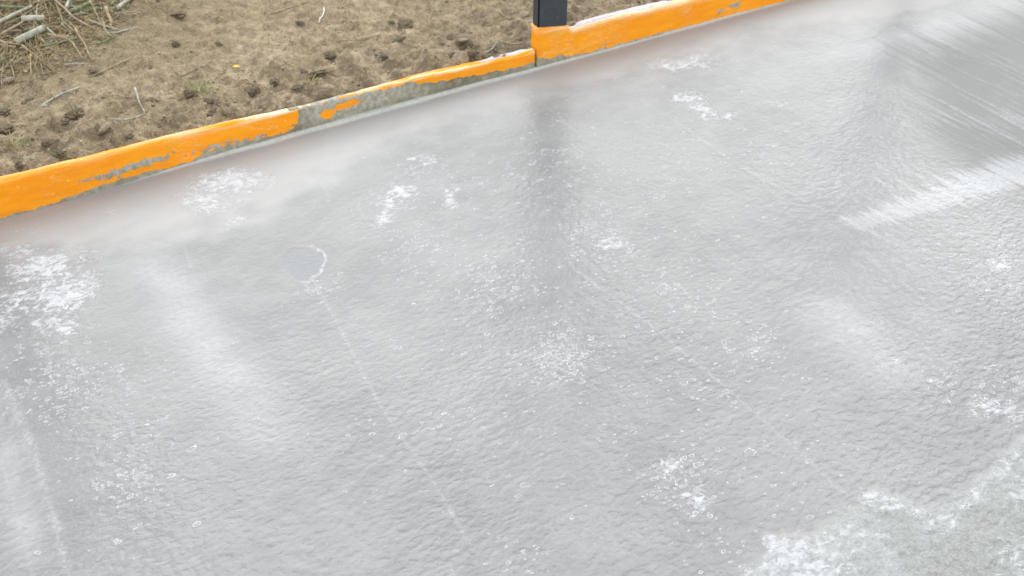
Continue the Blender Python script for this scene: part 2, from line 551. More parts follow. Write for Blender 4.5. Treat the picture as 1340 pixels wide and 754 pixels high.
colA = b.mix(b.math('MULTIPLY', aRefl, .35), colA, (.33, .305, .285))  # warm tint painted in as the kerb's reflection; the mask also cuts specular
colA = b.mix(b.math('MULTIPLY', aSm, .62), colA, (.135, .140, .134))  # floated corner darkened in colour to stand for a dark reflection
colA = b.mix(b.math('MULTIPLY', aD, .55), colA, (.225, .24, .205))
colA = b.mix(b.math('MULTIPLY', b.attr('crust'), b.ramp(b.noise(P0, 70, 5, .7), .3, .6, .45, .95)), colA, (.36, .37, .368))
colA = b.mix(b.math('MULTIPLY', aPu, .5), colA, (.20, .215, .235))
# foam: broken, net-like white film
wv = b.warp(PA, 26, .018)
fn = b.noise(wv, 48, 4, .62, .6)
thr = b.math('SUBTRACT', .80, b.math('MULTIPLY', aF, .375))
solid = b.math('MULTIPLY', b.ramp(b.math('SUBTRACT', fn, thr), -.01, .05), b.ramp(b.noise(P0, 55, 4, .65), .3, .6, .5, 1))
ridn = b.noise(b.warp(PA, 34, .02), 60, 2, .5, .8)
net = b.ramp(b.math('ABSOLUTE', b.math('SUBTRACT', ridn, .5)), .012, .034, 1, 0)
net = b.math('MULTIPLY', net, b.ramp(aF, .28, .6))
net = b.math('MULTIPLY', net, b.ramp(b.noise(P0, 30, 2), .40, .58))
halo = b.math('MULTIPLY', b.ramp(b.math('SUBTRACT', fn, b.math('SUBTRACT', thr, .06)), -.03, .05), .35)
halo = b.math('MULTIPLY', halo, b.ramp(aF, .25, .6))
# rings of burst bubbles, two sizes, plus tiny specks
def rings(scale, lo, hi, width, seedoff, dens):
    v = b.mapping(b.warp(PA, scale * 1.3, .85 / scale), loc=(seedoff, seedoff * .37, 0))
    n = b.voronoi(v, scale, rand=.95)
    c = b.sep(n.outputs['Color'])
    rad = b.ramp(c[0], 0, 1, lo, hi, False)
    ring = b.ramp(b.math('ABSOLUTE', b.math('SUBTRACT', n.outputs['Distance'], rad)), width * .4, width, 1, 0)
    inside = b.ramp(b.math('SUBTRACT', n.outputs['Distance'], rad), -.02, .02, .14, 0)
    on = b.math('LESS_THAN', c[1], b.math('MULTIPLY', b.math('POWER', aB, 1.7), dens))
    part = b.ramp(b.noise(v, scale * 1.2, 1), .36, .5, .25, 1)
    return b.math('MULTIPLY', b.math('MULTIPLY', b.math('MAXIMUM', b.math('MULTIPLY', ring, part), inside), on), b.ramp(c[2], 0, 1, .55, 1, False))
r1 = rings(46, .08, .36, .085, 0, .8)
r2 = rings(85, .08, .34, .13, 3.1, .85)
sv_ = b.voronoi(b.mapping(PA, loc=(7, 2, 0)), 95, rand=1)
sc_ = b.sep(sv_.outputs['Color'])
speck = b.math('MULTIPLY', b.ramp(sv_.outputs['Distance'], .08, .15, 1, 0),
               b.math('LESS_THAN', sc_[0], b.math('ADD', .03, b.math('MULTIPLY', b.math('POWER', aB, 1.5), .2))))
speck = b.math('MULTIPLY', b.math('MULTIPLY', speck, b.ramp(sc_[1], 0, 1, .3, 1, False)), b.math('SUBTRACT', 1, b.math('MULTIPLY', aM, .6)))
sweep = b.math('MULTIPLY', b.math('MULTIPLY', aS, .66), b.ramp(b.noise(PA, 120, 3, .6), .3, .55, .55, 1))
trow = b.math('MULTIPLY', aT, b.ramp(b.noise(P0, 130, 2, .6), .40, .62, .14, .62))
drynet = b.math('MULTIPLY', b.ramp(b.math('ABSOLUTE', b.math('SUBTRACT', b.noise(b.warp(P0, 60, .03), 75, 5, .65, .4), .5)), .01, .09, 1, 0),
                b.math('MULTIPLY', aD, .30))
white = solid
for x_ in (net, halo, r1, r2, speck, sweep, b.math('MULTIPLY', trow, .75), b.math('MULTIPLY', aRim, b.ramp(fn, .42, .55, .3, 1)), drynet):
    white = b.math('MAXIMUM', white, x_)
white = b.math('MAXIMUM', white, b.math('MULTIPLY', b.attr('streaks'), b.ramp(b.noise(PA, 70, 3), .3, .6, .08, .36)))
white = b.math('MULTIPLY', white, b.math('SUBTRACT', 1, b.math('MULTIPLY', aPu, .3)), clamp=True)
col = b.mix(b.math('MULTIPLY', white, .85), colA, (.57, .585, .60))
lipc = b.ramp(b.noise(PK, 60, 3), .3, .6, .6, 1)
col = b.mix(b.math('MULTIPLY', aLip, lipc), col, (.54, .56, .51))
# roughness of the bleed water film
rgh = b.ramp(b.noise(P0, 5, 3, .6), .3, .7, .11, .19)
rgh = b.math('ADD', rgh, b.math('MULTIPLY', aP, .12))
rgh = b.math('ADD', rgh, b.math('MULTIPLY', aD, .2))
rgh = b.math('ADD', rgh, b.math('MULTIPLY', aM, .09))
rgh = b.math('ADD', rgh, b.math('MULTIPLY', white, .30), clamp=True)
rgh = b.math('ADD', rgh, b.math('MULTIPLY', aLip, .30), clamp=True)
rgh = b.math('ADD', rgh, b.math('MULTIPLY', b.attr('matte'), .30), clamp=True)
rgh = b.math('ADD', rgh, b.math('MULTIPLY', aSm, .10), clamp=True)
spec_ = b.math('SUBTRACT', .55, b.math('ADD', b.math('ADD', b.math('MULTIPLY', b.attr('matte'), .06), b.math('MULTIPLY', aRefl, .34)), b.math('MULTIPLY', aSm, .36)))
# fine relief
ripn = b.noise(b.warp(b.mapping(PK, scale=(1, 1.45, 1)), 24, .016), 66, 2, .45)
amp_ = b.math('MULTIPLY', b.math('SUBTRACT', 1, b.math('MULTIPLY', aM, .92)), b.math('SUBTRACT', 1, b.math('MULTIPLY', aSm, .8)))
h = b.math('MULTIPLY', b.ramp(ripn, .30, .62), b.math('MULTIPLY', amp_, b.math('MULTIPLY', b.attr('relief'), .29)))
h = b.math('ADD', h, b.math('MULTIPLY', fine_n, .12))
h = b.math('ADD', h, b.math('MULTIPLY', b.noise(P0, 75, 5, .65), b.math('MULTIPLY', aD, 2.2)))
h = b.math('ADD', h, b.math('MULTIPLY', white, .22))
nrm = b.bump(h, .0030, 1.0)
b.set(color=col, rough=rgh, normal=nrm, ior=1.45, spec=spec_)
slab = link("concrete_slab", slab_me, b.m)
tag(slab, kind='structure')

# ------------------------------------------------------------------ soil
def soil_z(x, y, fine=True):
    x = np.asarray(x, float); y = np.asarray(y, float)
    s, o = w2so(x, y)
    base = np.interp(s, [-3, -1.6, -1.2, -.9, -.4, -.15, 0, .3, 1, 3], [.085, .085, .072, .052, .052, .048, .060, .062, .05, .05])
    z = base + .022 * sstep(.05, .9, o) * (1 + .6 * fbm(s * 1.1, o * 1.1, 2, 101)) 
    z = z + .012 * fbm(s * 2.6, o * 3.2, 3, 102)
    near = .75 + .8 * np.exp(-(o / .30) ** 2)
    if fine:
        c = fbm(s * 15 + .5, o * 19, 4, 103, .55)
        z = z + .010 * near * np.maximum(c, -.4)
        lump = np.maximum(fbm(s * 24, o * 30, 2, 104) - .35, 0)
        z = z + .028 * lump * near
        z = z + .012 * np.maximum(fbm(s * 42 + 9, o * 46, 2, 107) - .30, 0) * near
        z = z + .0026 * fbm(s * 70, o * 80, 2, 105)
    # pile mound, top left
    px, py = gp(20, 10, .08); r = np.hypot((x - px) / .55, (y - py) / .5)
    z = z + .05 * np.exp(-r * r)
    z = np.where((o < .05), z - .006 - .0 * z, z)
    return z


so_s = spaced(-150, -2.15, 1.5, 150, .0065, 1.28)
so_o = np.concatenate([[-160, -60, -25, -14, -11, -10.2, -5, -.2, 0.0085], spaced(0.010, 0.012, 1.5, 160, .0065, 1.28)])
so_o = np.unique(so_o)
S2, O2 = np.meshgrid(so_s, so_o, indexing='ij')
X2, Y2 = so2w(S2, O2)
fin = (S2 > -2.3) & (S2 < 1.6) & (O2 > 0) & (O2 < 1.7)
Z2 = np.where(fin, soil_z(X2, Y2), soil_z(X2, Y2, False) * 1.0 + .05 * fbm(X2 * .15, Y2 * .15, 3, 120))
Z2 = np.where(O2 < .0095, -.14, Z2)
Z2 = np.where(O2 < -10.1, -.05 + .05 * fbm(X2 * .15, Y2 * .15, 3, 120), Z2)
soil_me = grid_mesh("soil_ground", X2, Y2, Z2)
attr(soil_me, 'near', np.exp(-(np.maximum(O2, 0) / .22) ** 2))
px, py = gp(45, 15, .1)
attr(soil_me, 'litter', np.exp(-(((X2 - px) / .45) ** 2 + ((Y2 - py) / .38) ** 2)))


def soil_material(name, dark=0.0):
    b = NB(name)
    P = b.coord()
    n1 = b.noise(P, 4.5, 5, .6)
    n2 = b.noise(P, 34, 5, .65)
    n3 = b.noise(P, 210, 3, .7)
    c = b.mix(b.ramp(n1, .35, .66), (.44, .345, .215), (.62, .505, .335))
    c = b.mix(b.ramp(n2, .38, .66, .0, .75), (.22, .165, .10), c)
    c = b.mix(b.ramp(n3, .35, .7, 0, .55), c, (.66, .55, .38))
    if dark == 0:
        aN, aL = b.attr('near'), b.attr('litter')
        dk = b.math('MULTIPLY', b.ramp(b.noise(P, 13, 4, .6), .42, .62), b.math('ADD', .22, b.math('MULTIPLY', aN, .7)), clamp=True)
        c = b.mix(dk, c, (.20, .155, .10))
        c = b.mix(b.math('MULTIPLY', b.ramp(n2, .3, .6), b.math('MULTIPLY', aL, .8)), c, (.13, .11, .045))  # litter tone, with the shaded gaps between sticks painted in as darker ground
    else:
        c = b.mix(dark, c, (.10, .078, .052))
    v = b.voronoi(P, 75)
    vc = b.sep(v.outputs['Color'])
    grit = b.math('MULTIPLY', b.ramp(v.outputs['Distance'], .10, .20, 1, 0), b.math('LESS_THAN', vc[0], .10))
    c = b.mix(b.math('MULTIPLY', grit, .65), c, (.60, .53, .40))
    h = b.math('ADD', b.math('MULTIPLY', n2, .8), b.math('MULTIPLY', n3, .35))
    h = b.math('ADD', h, b.math('MULTIPLY', grit, .3))
    b.set(color=c, rough=.95, spec=.25, normal=b.bump(h, .018 if dark == 0 else .010, 1.0))
    return b.m


M_soil = soil_material("dry_soil")
M_clod = soil_material("damp_clod", .08)
M_clod2 = soil_material("dry_clod", .06)
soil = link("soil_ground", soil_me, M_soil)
tag(soil, kind='structure')

def gpz(px, py, lift=0.0):
    z = .08
    for _ in range(4):
        x, y = gp(px, py, z)
        z = float(soil_z(np.array([x]), np.array([y]), False)[0]) + lift
    return x, y


# ------------------------------------------------------------------ kerb edging (board under orange film)
def film_material():
    b = NB("orange_film")
    P = b.coord()
    aSm, aTop = b.attr('smear'), b.attr('topface')
    aDk = b.attr('olive')
    aCre = b.attr('crease')
    PK_ = b.mapping(P, rot=(0, 0, -KANG))
    n1 = b.noise(b.mapping(PK_, scale=(1, 1, 4)), 7, 4, .6)
    c = b.mix(b.ramp(n1, .3, .7), (.93, .31, .004), (.97, .37, .007))
    c = b.mix(b.math('MULTIPLY', b.ramp(b.noise(PK_, 3, 2), .5, .75), .25), c, (.72, .30, .012))
    c = b.mix(b.math('MULTIPLY', b.ramp(b.noise(b.mapping(PK_, scale=(1, 2, 2)), 22, 5, .7), .5, .72), .4), c, (.70, .27, .03))
    c = b.mix(b.math('MULTIPLY', b.ramp(b.noise(P, 150, 4, .7), .56, .72), .35), c, (.88, .50, .20))
    # lighter streaks along the top: wear plus painted sheen highlights
    st = b.ramp(b.noise(b.mapping(PK_, scale=(1, 12, 12)), 5, 4, .6), .42, .58)
    c = b.mix(b.math('MULTIPLY', b.math('MULTIPLY', st, aTop), .95), c, (.92, .72, .50))
    scr = b.ramp(b.math('ABSOLUTE', b.math('SUBTRACT', b.noise(b.mapping(PK_, scale=(1, 6, 6)), 16, 3, .6, .4), .5)), .004, .014, 1, 0)
    scr = b.math('MULTIPLY', scr, b.ramp(b.noise(PK_, 9, 3), .5, .62))
    c = b.mix(b.math('MULTIPLY', scr, .6), c, (.90, .62, .34))
    c = b.mix(b.math('MULTIPLY', aCre, .55), c, (.95, .52, .16))
    # cement smears
    sn = b.noise(b.warp(P, 30, .02), 55, 5, .65)
    sm = b.ramp(b.math('ADD', aSm, b.math('MULTIPLY', b.math('SUBTRACT', sn, .5), 2.1)), .42, .60)
    g1 = b.noise(b.mapping(PK_, scale=(1, 1, .8)), 70, 5, .7)
    cg = b.mix(b.ramp(g1, .35, .65), (.30, .28, .21), (.47, .46, .39))
    dkn = b.math('MULTIPLY', aDk, b.ramp(b.noise(PK_, 45, 4, .65), .30, .62, .45, 1))
    cg = b.mix(dkn, cg, (.17, .155, .095))
    c = b.mix(sm, c, cg)
    sp = b.voronoi(b.mapping(PK_, scale=(1, 1, 1)), 70)
    sp.voronoi_dimensions = '3D'
    spc = b.sep(sp.outputs['Color'])
    drop = b.math('MULTIPLY', b.ramp(sp.outputs['Distance'], .10, .17, 1, 0), b.math('LESS_THAN', spc[0], .10))
    c = b.mix(b.math('MULTIPLY', drop, .6), c, (.75, .68, .55))
    rg = b.math('ADD', b.math('ADD', .40, b.math('MULTIPLY', aTop, .25)), b.math('MULTIPLY', sm, .45))
    h = b.math('ADD', b.math('MULTIPLY', b.noise(b.mapping(PK_, scale=(1, 5, 5)), 9, 4, .55), 1.0), b.math('MULTIPLY', sm, .25))
    h = b.math('ADD', h, b.math('MULTIPLY', g1, b.math('MULTIPLY', sm, .25)))
    b.set(color=c, rough=rg, normal=b.bump(h, .003, .8), spec=b.math('SUBTRACT', .30, b.math('MULTIPLY', aTop, .18)))
    return b.m


M_film = film_material()
b = NB("lilac_foam_strip")
P = b.coord()
b.set(color=b.mix(b.ramp(b.noise(P, 30, 4), .3, .7), (.44, .40, .43), (.60, .56, .60)), rough=.7,
      normal=b.bump(b.noise(P, 90, 3), .002, .6))
M_core = b.m

Kpts = [  # s, o_front, z_top, width
    (-9, -.02, .105, .024), (-1.9, -.020, .105, .024), (-1.632, -.018, .103, .023), (-1.451, -.016, .100, .021), (-1.253, -.008, .093, .021), (-1.048, 0, .085, .018),
    (-.822, .006, .068, .018), (-.646, .008, .069, .018), (-.46, .006, .068, .024), (-.268, .002, .060, .026),
    (-.17, 0, .057, .022), (-.112, -.001, .060, .02)]
Kr = [(-.106, -.003, .131, .020), (-.004, -.003, .116, .020), (.012, -.003, .100, .022), (.030, -.004, .098, .022), (.055, -.005, .102, .020), (.13, -.006, .104, .024), (.22, -.005, .102, .026),
      (.319, -.005, .100, .028), (.45, -.004, .092, .028), (.618, -.004, .082, .03), (.74, -.006, .070, .03), (.863, -.010, .058, .03), (1.2, -.012, .056, .03), (6, -.012, .056, .03)]


def curve_at(K, s):
    K = np.array(K)
    return [np.interp(s, K[:, 0], K[:, i]) for i in (1, 2, 3)]


def smear_mask(s, h, z, top):
    """how much cement hides the orange, from the photographed stains; h = height, z = top height"""
    m = np.zeros_like(s)
    rel = h / z
    # smear height (fraction of the face) along the run
    H = np.interp(s, [-9, -1.5, -1.45, -1.40, -1.24, -1.2, -1.15, -1.1, -1.0, -.9, -.85, -.84, -.80, -.66, -.50, -.46, -.36, -.28, -.20, -.11, -.10, -.02, 0, .1, .3, .5, .9, 6],
                  [.03, .04, .10, .16, .14, .10, .10, .30, .28, .16, .30, 1.3, 1.3, .98, .86, .66, .55, .50, .42, .36, .24, .20, .14, .09, .10, .06, .08, .08])
    H = H * (1 + .22 * fbm(s * 26, s * 0, 3, 140))
    m = np.maximum(m, sstep(H + .08, H - .08, rel))
    def blob(cs, ch, rs, rh, wt=1.0):
        return wt * np.exp(-(((s - cs) / rs) ** 2 + ((rel - ch) / rh) ** 2))
    for a in [(-1.33, .42, .10, .10, .95), (-1.25, .46, .07, .13, .9), (-1.37, .30, .05, .14, .55), (-1.08, .34, .10, .14, .6), (-.98, .30, .07, .10, .6),
              (.62, .45, .035, .16, .85), (.57, .35, .03, .12, .6), (.70, .6, .03, .12, .5), (.85, .5, .03, .2, .4), (.12, .18, .04, .12, .5), (-.86, .2, .05, .25, .6)]:
        m = np.maximum(m, blob(*a))
    # two orange islands in the bare stretch
    for a in [(-.765, .45, .022, .20, 1.4), (-.70, .66, .030, .16, 1.5)]:
        m = m - blob(*a)
    # worn top of the middle stretch
    m = np.where(top > .5, np.maximum(0, np.where((s > -.87) & (s < -.72), .62, np.where((s > -.72) & (s < -.62), .35, 0.0))), m)
    return np.clip(m, 0, 1)


def kerb_film(K, s0, s1, parent, name, wrap=False):
    s = np.arange(s0, s1, .0045)
    ext = []
    if s1 > 2: s = s[s < 1.6]; ext = list(np.linspace(1.7, s1, 12))
    if s0 < -2.5: s = s[s > -2.1]; s = np.concatenate([np.linspace(s0, -2.2, 12), s])
    s = np.concatenate([s, ext])
    of, zt, wd = curve_at(K, s)
    wob = .0016 * fbm(s * 16, s * 0, 3, 150) + .0025 * vnoise(s * 4, s * 0 + 3, 151)
    zt = zt + wob
    prof = [(0, -.03)] + [(0, k) for k in np.linspace(0, .90, 22)] + [(.0, .94), (.10, .975), (.25, 1.0), (.5, 1.0), (.8, .995), (.97, .98), (1.0, .93), (1.02, .7)]
    Sg = np.repeat(s[:, None], len(prof), 1)
    Q = np.array([p[0] for p in prof])[None, :] * wd[:, None]
    Hh = np.array([p[1] for p in prof])[None, :] * zt[:, None]
    Ro = of[:, None] + Q + np.where(np.array([p[0] for p in prof])[None, :] == 0, .0014 * fbm(Sg * 11, Hh * 22, 3, 152), 0)
    if wrap:
        # in front of the post the film is a sheet that turns round its left corner
        on = (Sg < .0)
        flat = np.array([p[0] for p in prof])[None, :] > .3
        Ro = np.where(on & (np.array([p[0] for p in prof])[None, :] > 0), of[:, None] + .0022, Ro)
        Hh = np.where(on & flat, Hh - .006, Hh)
    topf = np.repeat(np.array([1.0 if p[1] > .93 and p[0] > .05 else 0.0 for p in prof])[None, :], len(s), 0)
    if wrap: topf = np.where(Sg < 0, 0, topf)
    Xk, Yk = so2w(Sg, Ro)
    if wrap:
        # left return of the wrap along the side of the post
        k = 9
        rs = np.full((k, len(prof)), s[0]); q = np.linspace(.034, .003, k)[:, None]
        ro = np.repeat(Ro[:1], k, 0) + q
        hh = np.repeat(Hh[:1], k, 0) + .010 * (q / .03)*0 
        xr, yr = so2w(rs - .0005 + .003 * np.array([1.0 if p[0] > .2 else 0 for p in prof])[None, :], ro)
        Xk = np.vstack([xr, Xk]); Yk = np.vstack([yr, Yk]); Hh = np.vstack([hh, Hh])
        Sg2 = np.vstack([rs, Sg]); topf = np.vstack([topf[:1].repeat(k, 0) * 0, topf])
        zz = np.concatenate([np.full(k, zt[0]), zt])
    else:
        Sg2, zz = Sg, zt
    me = grid_mesh(name, Xk, Yk, Hh)
    attr(me, 'smear', smear_mask(Sg2, Hh, zz[:, None], topf))
    attr(me, 'topface', (.25 + .75 * sstep(-1.35, -.9, Sg2)) * np.clip(topf * (1.0) + sstep(.80, .95, Hh / zz[:, None]) * .6, 0, 1))
    attr(me, 'olive', np.exp(-((Sg2 + .36) / .14) ** 2) + .45 * sstep(-.3, -.2, Sg2) * sstep(.1, -.0, Sg2) + .5 * np.exp(-((Sg2 + .86) / .05) ** 2) + .45 * sstep(.5, .1, Hh / zz[:, None]) * (Sg2 < -.5))
    cre = np.zeros_like(Sg2)
    for (sa, ha, sb, hb) in [(-.02, .015, .10, .040), (.05, .080, .115, .062), (.115, .062, .02, .022), (.14, .070, .26, .090), (-1.02, .075, -.93, .035), (-.09, .045, -.01, .035)]:
        A = np.array([sa, ha]); B = np.array([sb, hb]); ab = B - A
        t = np.clip(((Sg2 - sa) * ab[0] + (Hh - ha) * ab[1]) / (ab @ ab), 0, 1)
        d = np.hypot(Sg2 - sa - t * ab[0], Hh - ha - t * ab[1])
        cre = np.maximum(cre, np.exp(-(d / .0018) ** 2))
    attr(me, 'crease', cre)
    o = link(name, me, M_film, parent)
    md = o.modifiers.new("thickness", 'SOLIDIFY'); md.thickness = .0012; md.offset = 0
    return o


def core(K, s0, s1, parent, dz, doff, wfac=1.0):
    s = np.linspace(s0, s1, 260)
    of, zt, wd = curve_at(K, s)
    zt = zt + dz + .0015 * fbm(s * 9, s * 0, 2, 160)
    a = of + doff; w_ = of + wd * wfac
    ring = [(a, np.full_like(s, -.05)), (a, zt - .002), (a + .002, zt), (w_ - .002, zt), (w_, zt - .002), (w_, np.full_like(s, -.05))]
    Xc = np.stack([so2w(s, r[0])[0] for r in ring], 1); Yc = np.stack([so2w(s, r[0])[1] for r in ring], 1)
    Zc = np.stack([r[1] for r in ring], 1)
    me = grid_mesh("board", Xc, Yc, Zc)
    return link("board", me, M_core, parent)


ox, oy = so2w(-1.0, 0)
ed = empty("kerb_edging")
tag(ed, "low kerb edging wrapped in orange film with grey cement smears, left of the post", "kerb")
kerb_film(Kpts, -9, -.112, ed, "film_wrap")
# plain lilac strip showing behind the film next to the post
def back_strip(K, s0, s1, parent, dz, o0, o1):
    s = np.linspace(s0, s1, 80)
    of, zt, wd = curve_at(K, s)
    e = np.minimum(sstep(s0, s0 + .05, s), sstep(s1 + .001, s1 - .04, s) if s1 < 5 else 1)
    e = np.maximum(e, .15)
    zt = zt + dz + .0012 * vnoise(s * 22, s * 0, 161)
    a, c = of + o0, of + o0 + (o1 - o0) * e
    ring = [(a, np.full_like(s, -.02)), (a, zt - .001), (a + .001, zt), (c - .001, zt), (c, zt - .002), (c, np.full_like(s, -.02))]
    Xc = np.stack([so2w(s, r[0])[0] for r in ring], 1); Yc = np.stack([so2w(s, r[0])[1] for r in ring], 1)
    me = grid_mesh("backing_strip", Xc, Yc, np.stack([r[1] for r in ring], 1))
    return link("backing_strip", me, M_core, parent)
back_strip(Kpts, -.29, -.108, ed, .0015, .010, .029)
er = empty("kerb_edging")
tag(er, "low kerb edging wrapped in orange film, right of the grey post, lapping its foot", "kerb")
kerb_film(Kr, -.106, 6, er, "film_wrap", wrap=True)
back_strip(Kr, .004, .40, er, .001, .008, .032)

# ------------------------------------------------------------------ posts
b = NB("anthracite_powder_coat")
P = b.coord()
pc = b.mix(b.ramp(b.noise(P, 12, 4), .3, .7), (.030, .040, .048), (.043, .054, .063))
pc = b.mix(b.math('MULTIPLY', b.ramp(b.noise(P, 85, 5, .7), .52, .72), b.ramp(b.sep(P)[2], .1, .45, .22, .03)), pc, (.30, .26, .20))
b.set(color=pc, rough=b.ramp(b.noise(P, 40, 3), .3, .7, .34, .5),
      normal=b.bump(b.noise(P, 900, 2), .0003, .5), spec=.5)
M_post = b.m
b = NB("groove_shade")
P = b.coord()
b.set(color=b.mix(b.noise(P, 60, 2), (.004, .005, .007), (.010, .011, .013)), rough=.8, spec=.1)
M_groove = b.m


def box_faces(x0, x1, y0, y1, z0, z1, bev=.0015):
    """upright box with small chamfers on its four vertical edges, plus cap"""
    ring = [(x0 + bev, y0), (x1 - bev, y0), (x1, y0 + bev), (x1, y1 - bev), (x1 - bev, y1), (x0 + bev, y1), (x0, y1 - bev), (x0, y0 + bev)]
    v = [(x, y, z0) for x, y in ring] + [(x, y, z1) for x, y in ring]
    f = [(i, (i + 1) % 8, (i + 1) % 8 + 8, i + 8) for i in range(8)] + [tuple(range(8, 16)), tuple(range(7, -1, -1))]
    return v, f


def make_post(s, label, hgt=2.9):
    x, y = so2w(s, 0)
    t = empty("metal_post", (x, y, 0), KANG)
    tag(t, label, "post", "grey metal posts along the kerb")
    v, f = box_faces(-.049, .049, .0045, .033, -.10, hgt)
    link("profile", mesh_py("profile", v, f), M_post, t, False)
    v, f = box_faces(-.045, .048, -.0002, .0042, .006, hgt - .01, .001)
    link("face_plate", mesh_py("face_plate", v, f), M_post, t, False)
    v, f = box_faces(-.0488, -.0452, .0012, .0043, .006, hgt - .01, .0005)  # black strip standing in for the shade in the groove beside the plate
    link("groove_shade_strip", mesh_py("groove_shade_strip", v, f), M_groove, t, False)
    v, f = box_faces(-.052, .052, -.003, .036, hgt + .0005, hgt + .006, .002)
    link("cap", mesh_py("cap", v, f), M_post, t, False)
    return t


make_post(-.053, "flat anthracite metal post standing upright behind the orange film at the kerb")
make_post(-1.70, "anthracite metal post at the kerb just outside the left edge of the photo")
make_post(1.42, "anthracite metal post at the kerb just outside the right edge of the photo")

# ------------------------------------------------------------------ clods and stones
def rock_mesh(name, seed, sub=3, squash=.7, rough_=.28):
    import bmesh
    bm = bmesh.new()
    bmesh.ops.create_icosphere(bm, subdivisions=sub, radius=1)
    co = np.array([v.co[:] for v in bm.verts])
    n = fbm(co[:, 0] * 1.3 + seed * 3.7 + co[:, 2] * .9, co[:, 1] * 1.3 + co[:, 2] * 1.1, 2, seed) * rough_
    n += fbm(co[:, 0] * 3.6 + co[:, 2] * 2.3, co[:, 1] * 3.6 - co[:, 2] * 2.9, 3, seed + 50) * rough_ * .55
    co = co * (1 + n)[:, None]
    co[:, 2] *= squash
    co[:, 0] *= 1.15
    for v, c in zip(bm.verts, co): v.co = c
    me = bpy.data.meshes.new(name)
    bm.to_mesh(me); bm.free()
    return me


clod_meshes = []
for i in range(7):
    me = rock_mesh("clod", 200 + i, 4, .62, .62)
    me.materials.append(M_clod if i < 4 else M_clod2)
    me.polygons.foreach_set('use_smooth', np.ones(len(me.polygons), bool))
    clod_meshes.append(me)
b = NB("pale_stone")
P = b.coord()
b.set(color=b.mix(b.ramp(b.noise(P, 3, 5, .6), .3, .7), (.30, .24, .16), (.50, .42, .30)), rough=.85, normal=b.bump(b.noise(P, 14, 4), .05, .6))
M_stone = b.m
stone_mesh = rock_mesh("stone", 301, 3, .55, .32)
stone_mesh.materials.append(M_stone)
stone_mesh.polygons.foreach_set('use_smooth', np.ones(len(stone_mesh.polygons), bool))


def put_lump(name, me, x, y, r, label, cat, group=None, sink=.45):
    o = bpy.data.objects.new(name, me)
    COL.objects.link(o)
    z = float(soil_z(np.array([x]), np.array([y]))[0])
    o.location = (x, y, z + r * (.60 - sink) - .001)
    o.scale = (r * random.uniform(.9, 1.35), r * random.uniform(.8, 1.1), r * random.uniform(.7, 1))
    o.rotation_euler = (random.uniform(-.3, .3), random.uniform(-.3, .3), random.uniform(0, 6.28))
    return tag(o, label, cat, group)


NAMED = [
    (329, 121, 10, "large dark brown soil clod lying near the middle of the left kerb"),
    (283, 148, 10, "largest dark clod just above the orange kerb, below the green grass tuft"),
    (274, 136, 7, "dark clod touching the back of the largest clod under the grass tuft"),
    (417, 99, 9, "rounded dark clod behind the cement smeared stretch of kerb"),
    (360, 110, 8, "brown clod between the large dark clod and the smeared kerb stretch"),
    (390, 121, 7, "low dark clod right behind the kerb where the cement smear starts"),
    (529, 33, 10, "big brown clod in the upper middle of the soil, left of the post"),
    (512, 29, 5, "small dark clod just left of the big brown upper clod"),
    (524, 59, 6, "dark round clod below the big brown upper clod"),
    (236, 20, 9, "flat dark lump at the top of the soil right of the brush pile"),
    (230, 59, 6, "small dark clod in the open soil right of the twigs"),
    (286, 59, 5, "lone small dark clod above the yellow leaf"),
    (500, 74, 8, "wide low clod left of the dark round clod"),
    (431, 74, 9, "wide dark clod behind the rounded clod near the smeared kerb"),
    (97, 150, 11, "brownish clod with dry roots above the left end of the kerb"),
    (8, 171, 9, "dark clod at the left edge of the soil"),
    (199, 133, 9, "long dark clod left of the green grass tuft"),
    (36, 133, 6, "grey brown clod above the clod at the left edge"),
    (123, 95, 5, "small dark clod at the foot of the brush pile"),
    (169, 182, 5, "small clod against the kerb right of the pale stone"),
    (665, 46, 6, "dark clod just left of the metal post"),
    (589, 48, 6, "dark clod in the soil left of the long twigs by the post"),
    (640, 35, 5, "small brown clod left of the clod at the post"),
    (613, 62, 7, "dark clod beside the pale stone near the post"),
]
pos_taken = []
for i, (px, py, r, lab) in enumerate(NAMED):
    x, y = gpz(px, py)
    rm = r * .0018
    put_lump("soil_clod", clod_meshes[i % 4], x, y, rm, lab, "clod", "clods of soil behind the kerb")
    pos_taken.append((x, y))
for (px, py, r, lab) in [(137, 173, 7, "rounded pale stone lying just behind the left part of the kerb"), (605, 61, 6, "pale tan stone beside a dark clod near the post"),
                         (685, 19, 7, "broad pale stone just left of the metal post"), (759, 22, 4, "small whitish pebble right of the metal post"),
                         (10, 108, 6, "grey rounded stone at the left edge below the brush pile")]:
    x, y = gpz(px, py)
    put_lump("stone", stone_mesh, x, y, r * .0021, lab, "stone", sink=.3)
# a scatter of smaller clods, denser near the kerb
n = 0
while n < 45:
    px, py = random.uniform(-20, 1000), random.uniform(-15, 235)
    x, y = gpz(px, py)
    s_, o_ = w2so(x, y)
    if o_ < .05 or random.random() > .18 + .8 * math.exp(-(o_ / .28) ** 2): continue
    r = random.choice([.004, .005, .005, .006, .008, .011]) * (.8 + .5 * random.random())
    put_lump("soil_clod", random.choice(clod_meshes), x, y, r, "small crumbly brown clod scattered over the dry soil behind the kerb", "clod", "small clods scattered over the soil", .25)
    n += 1

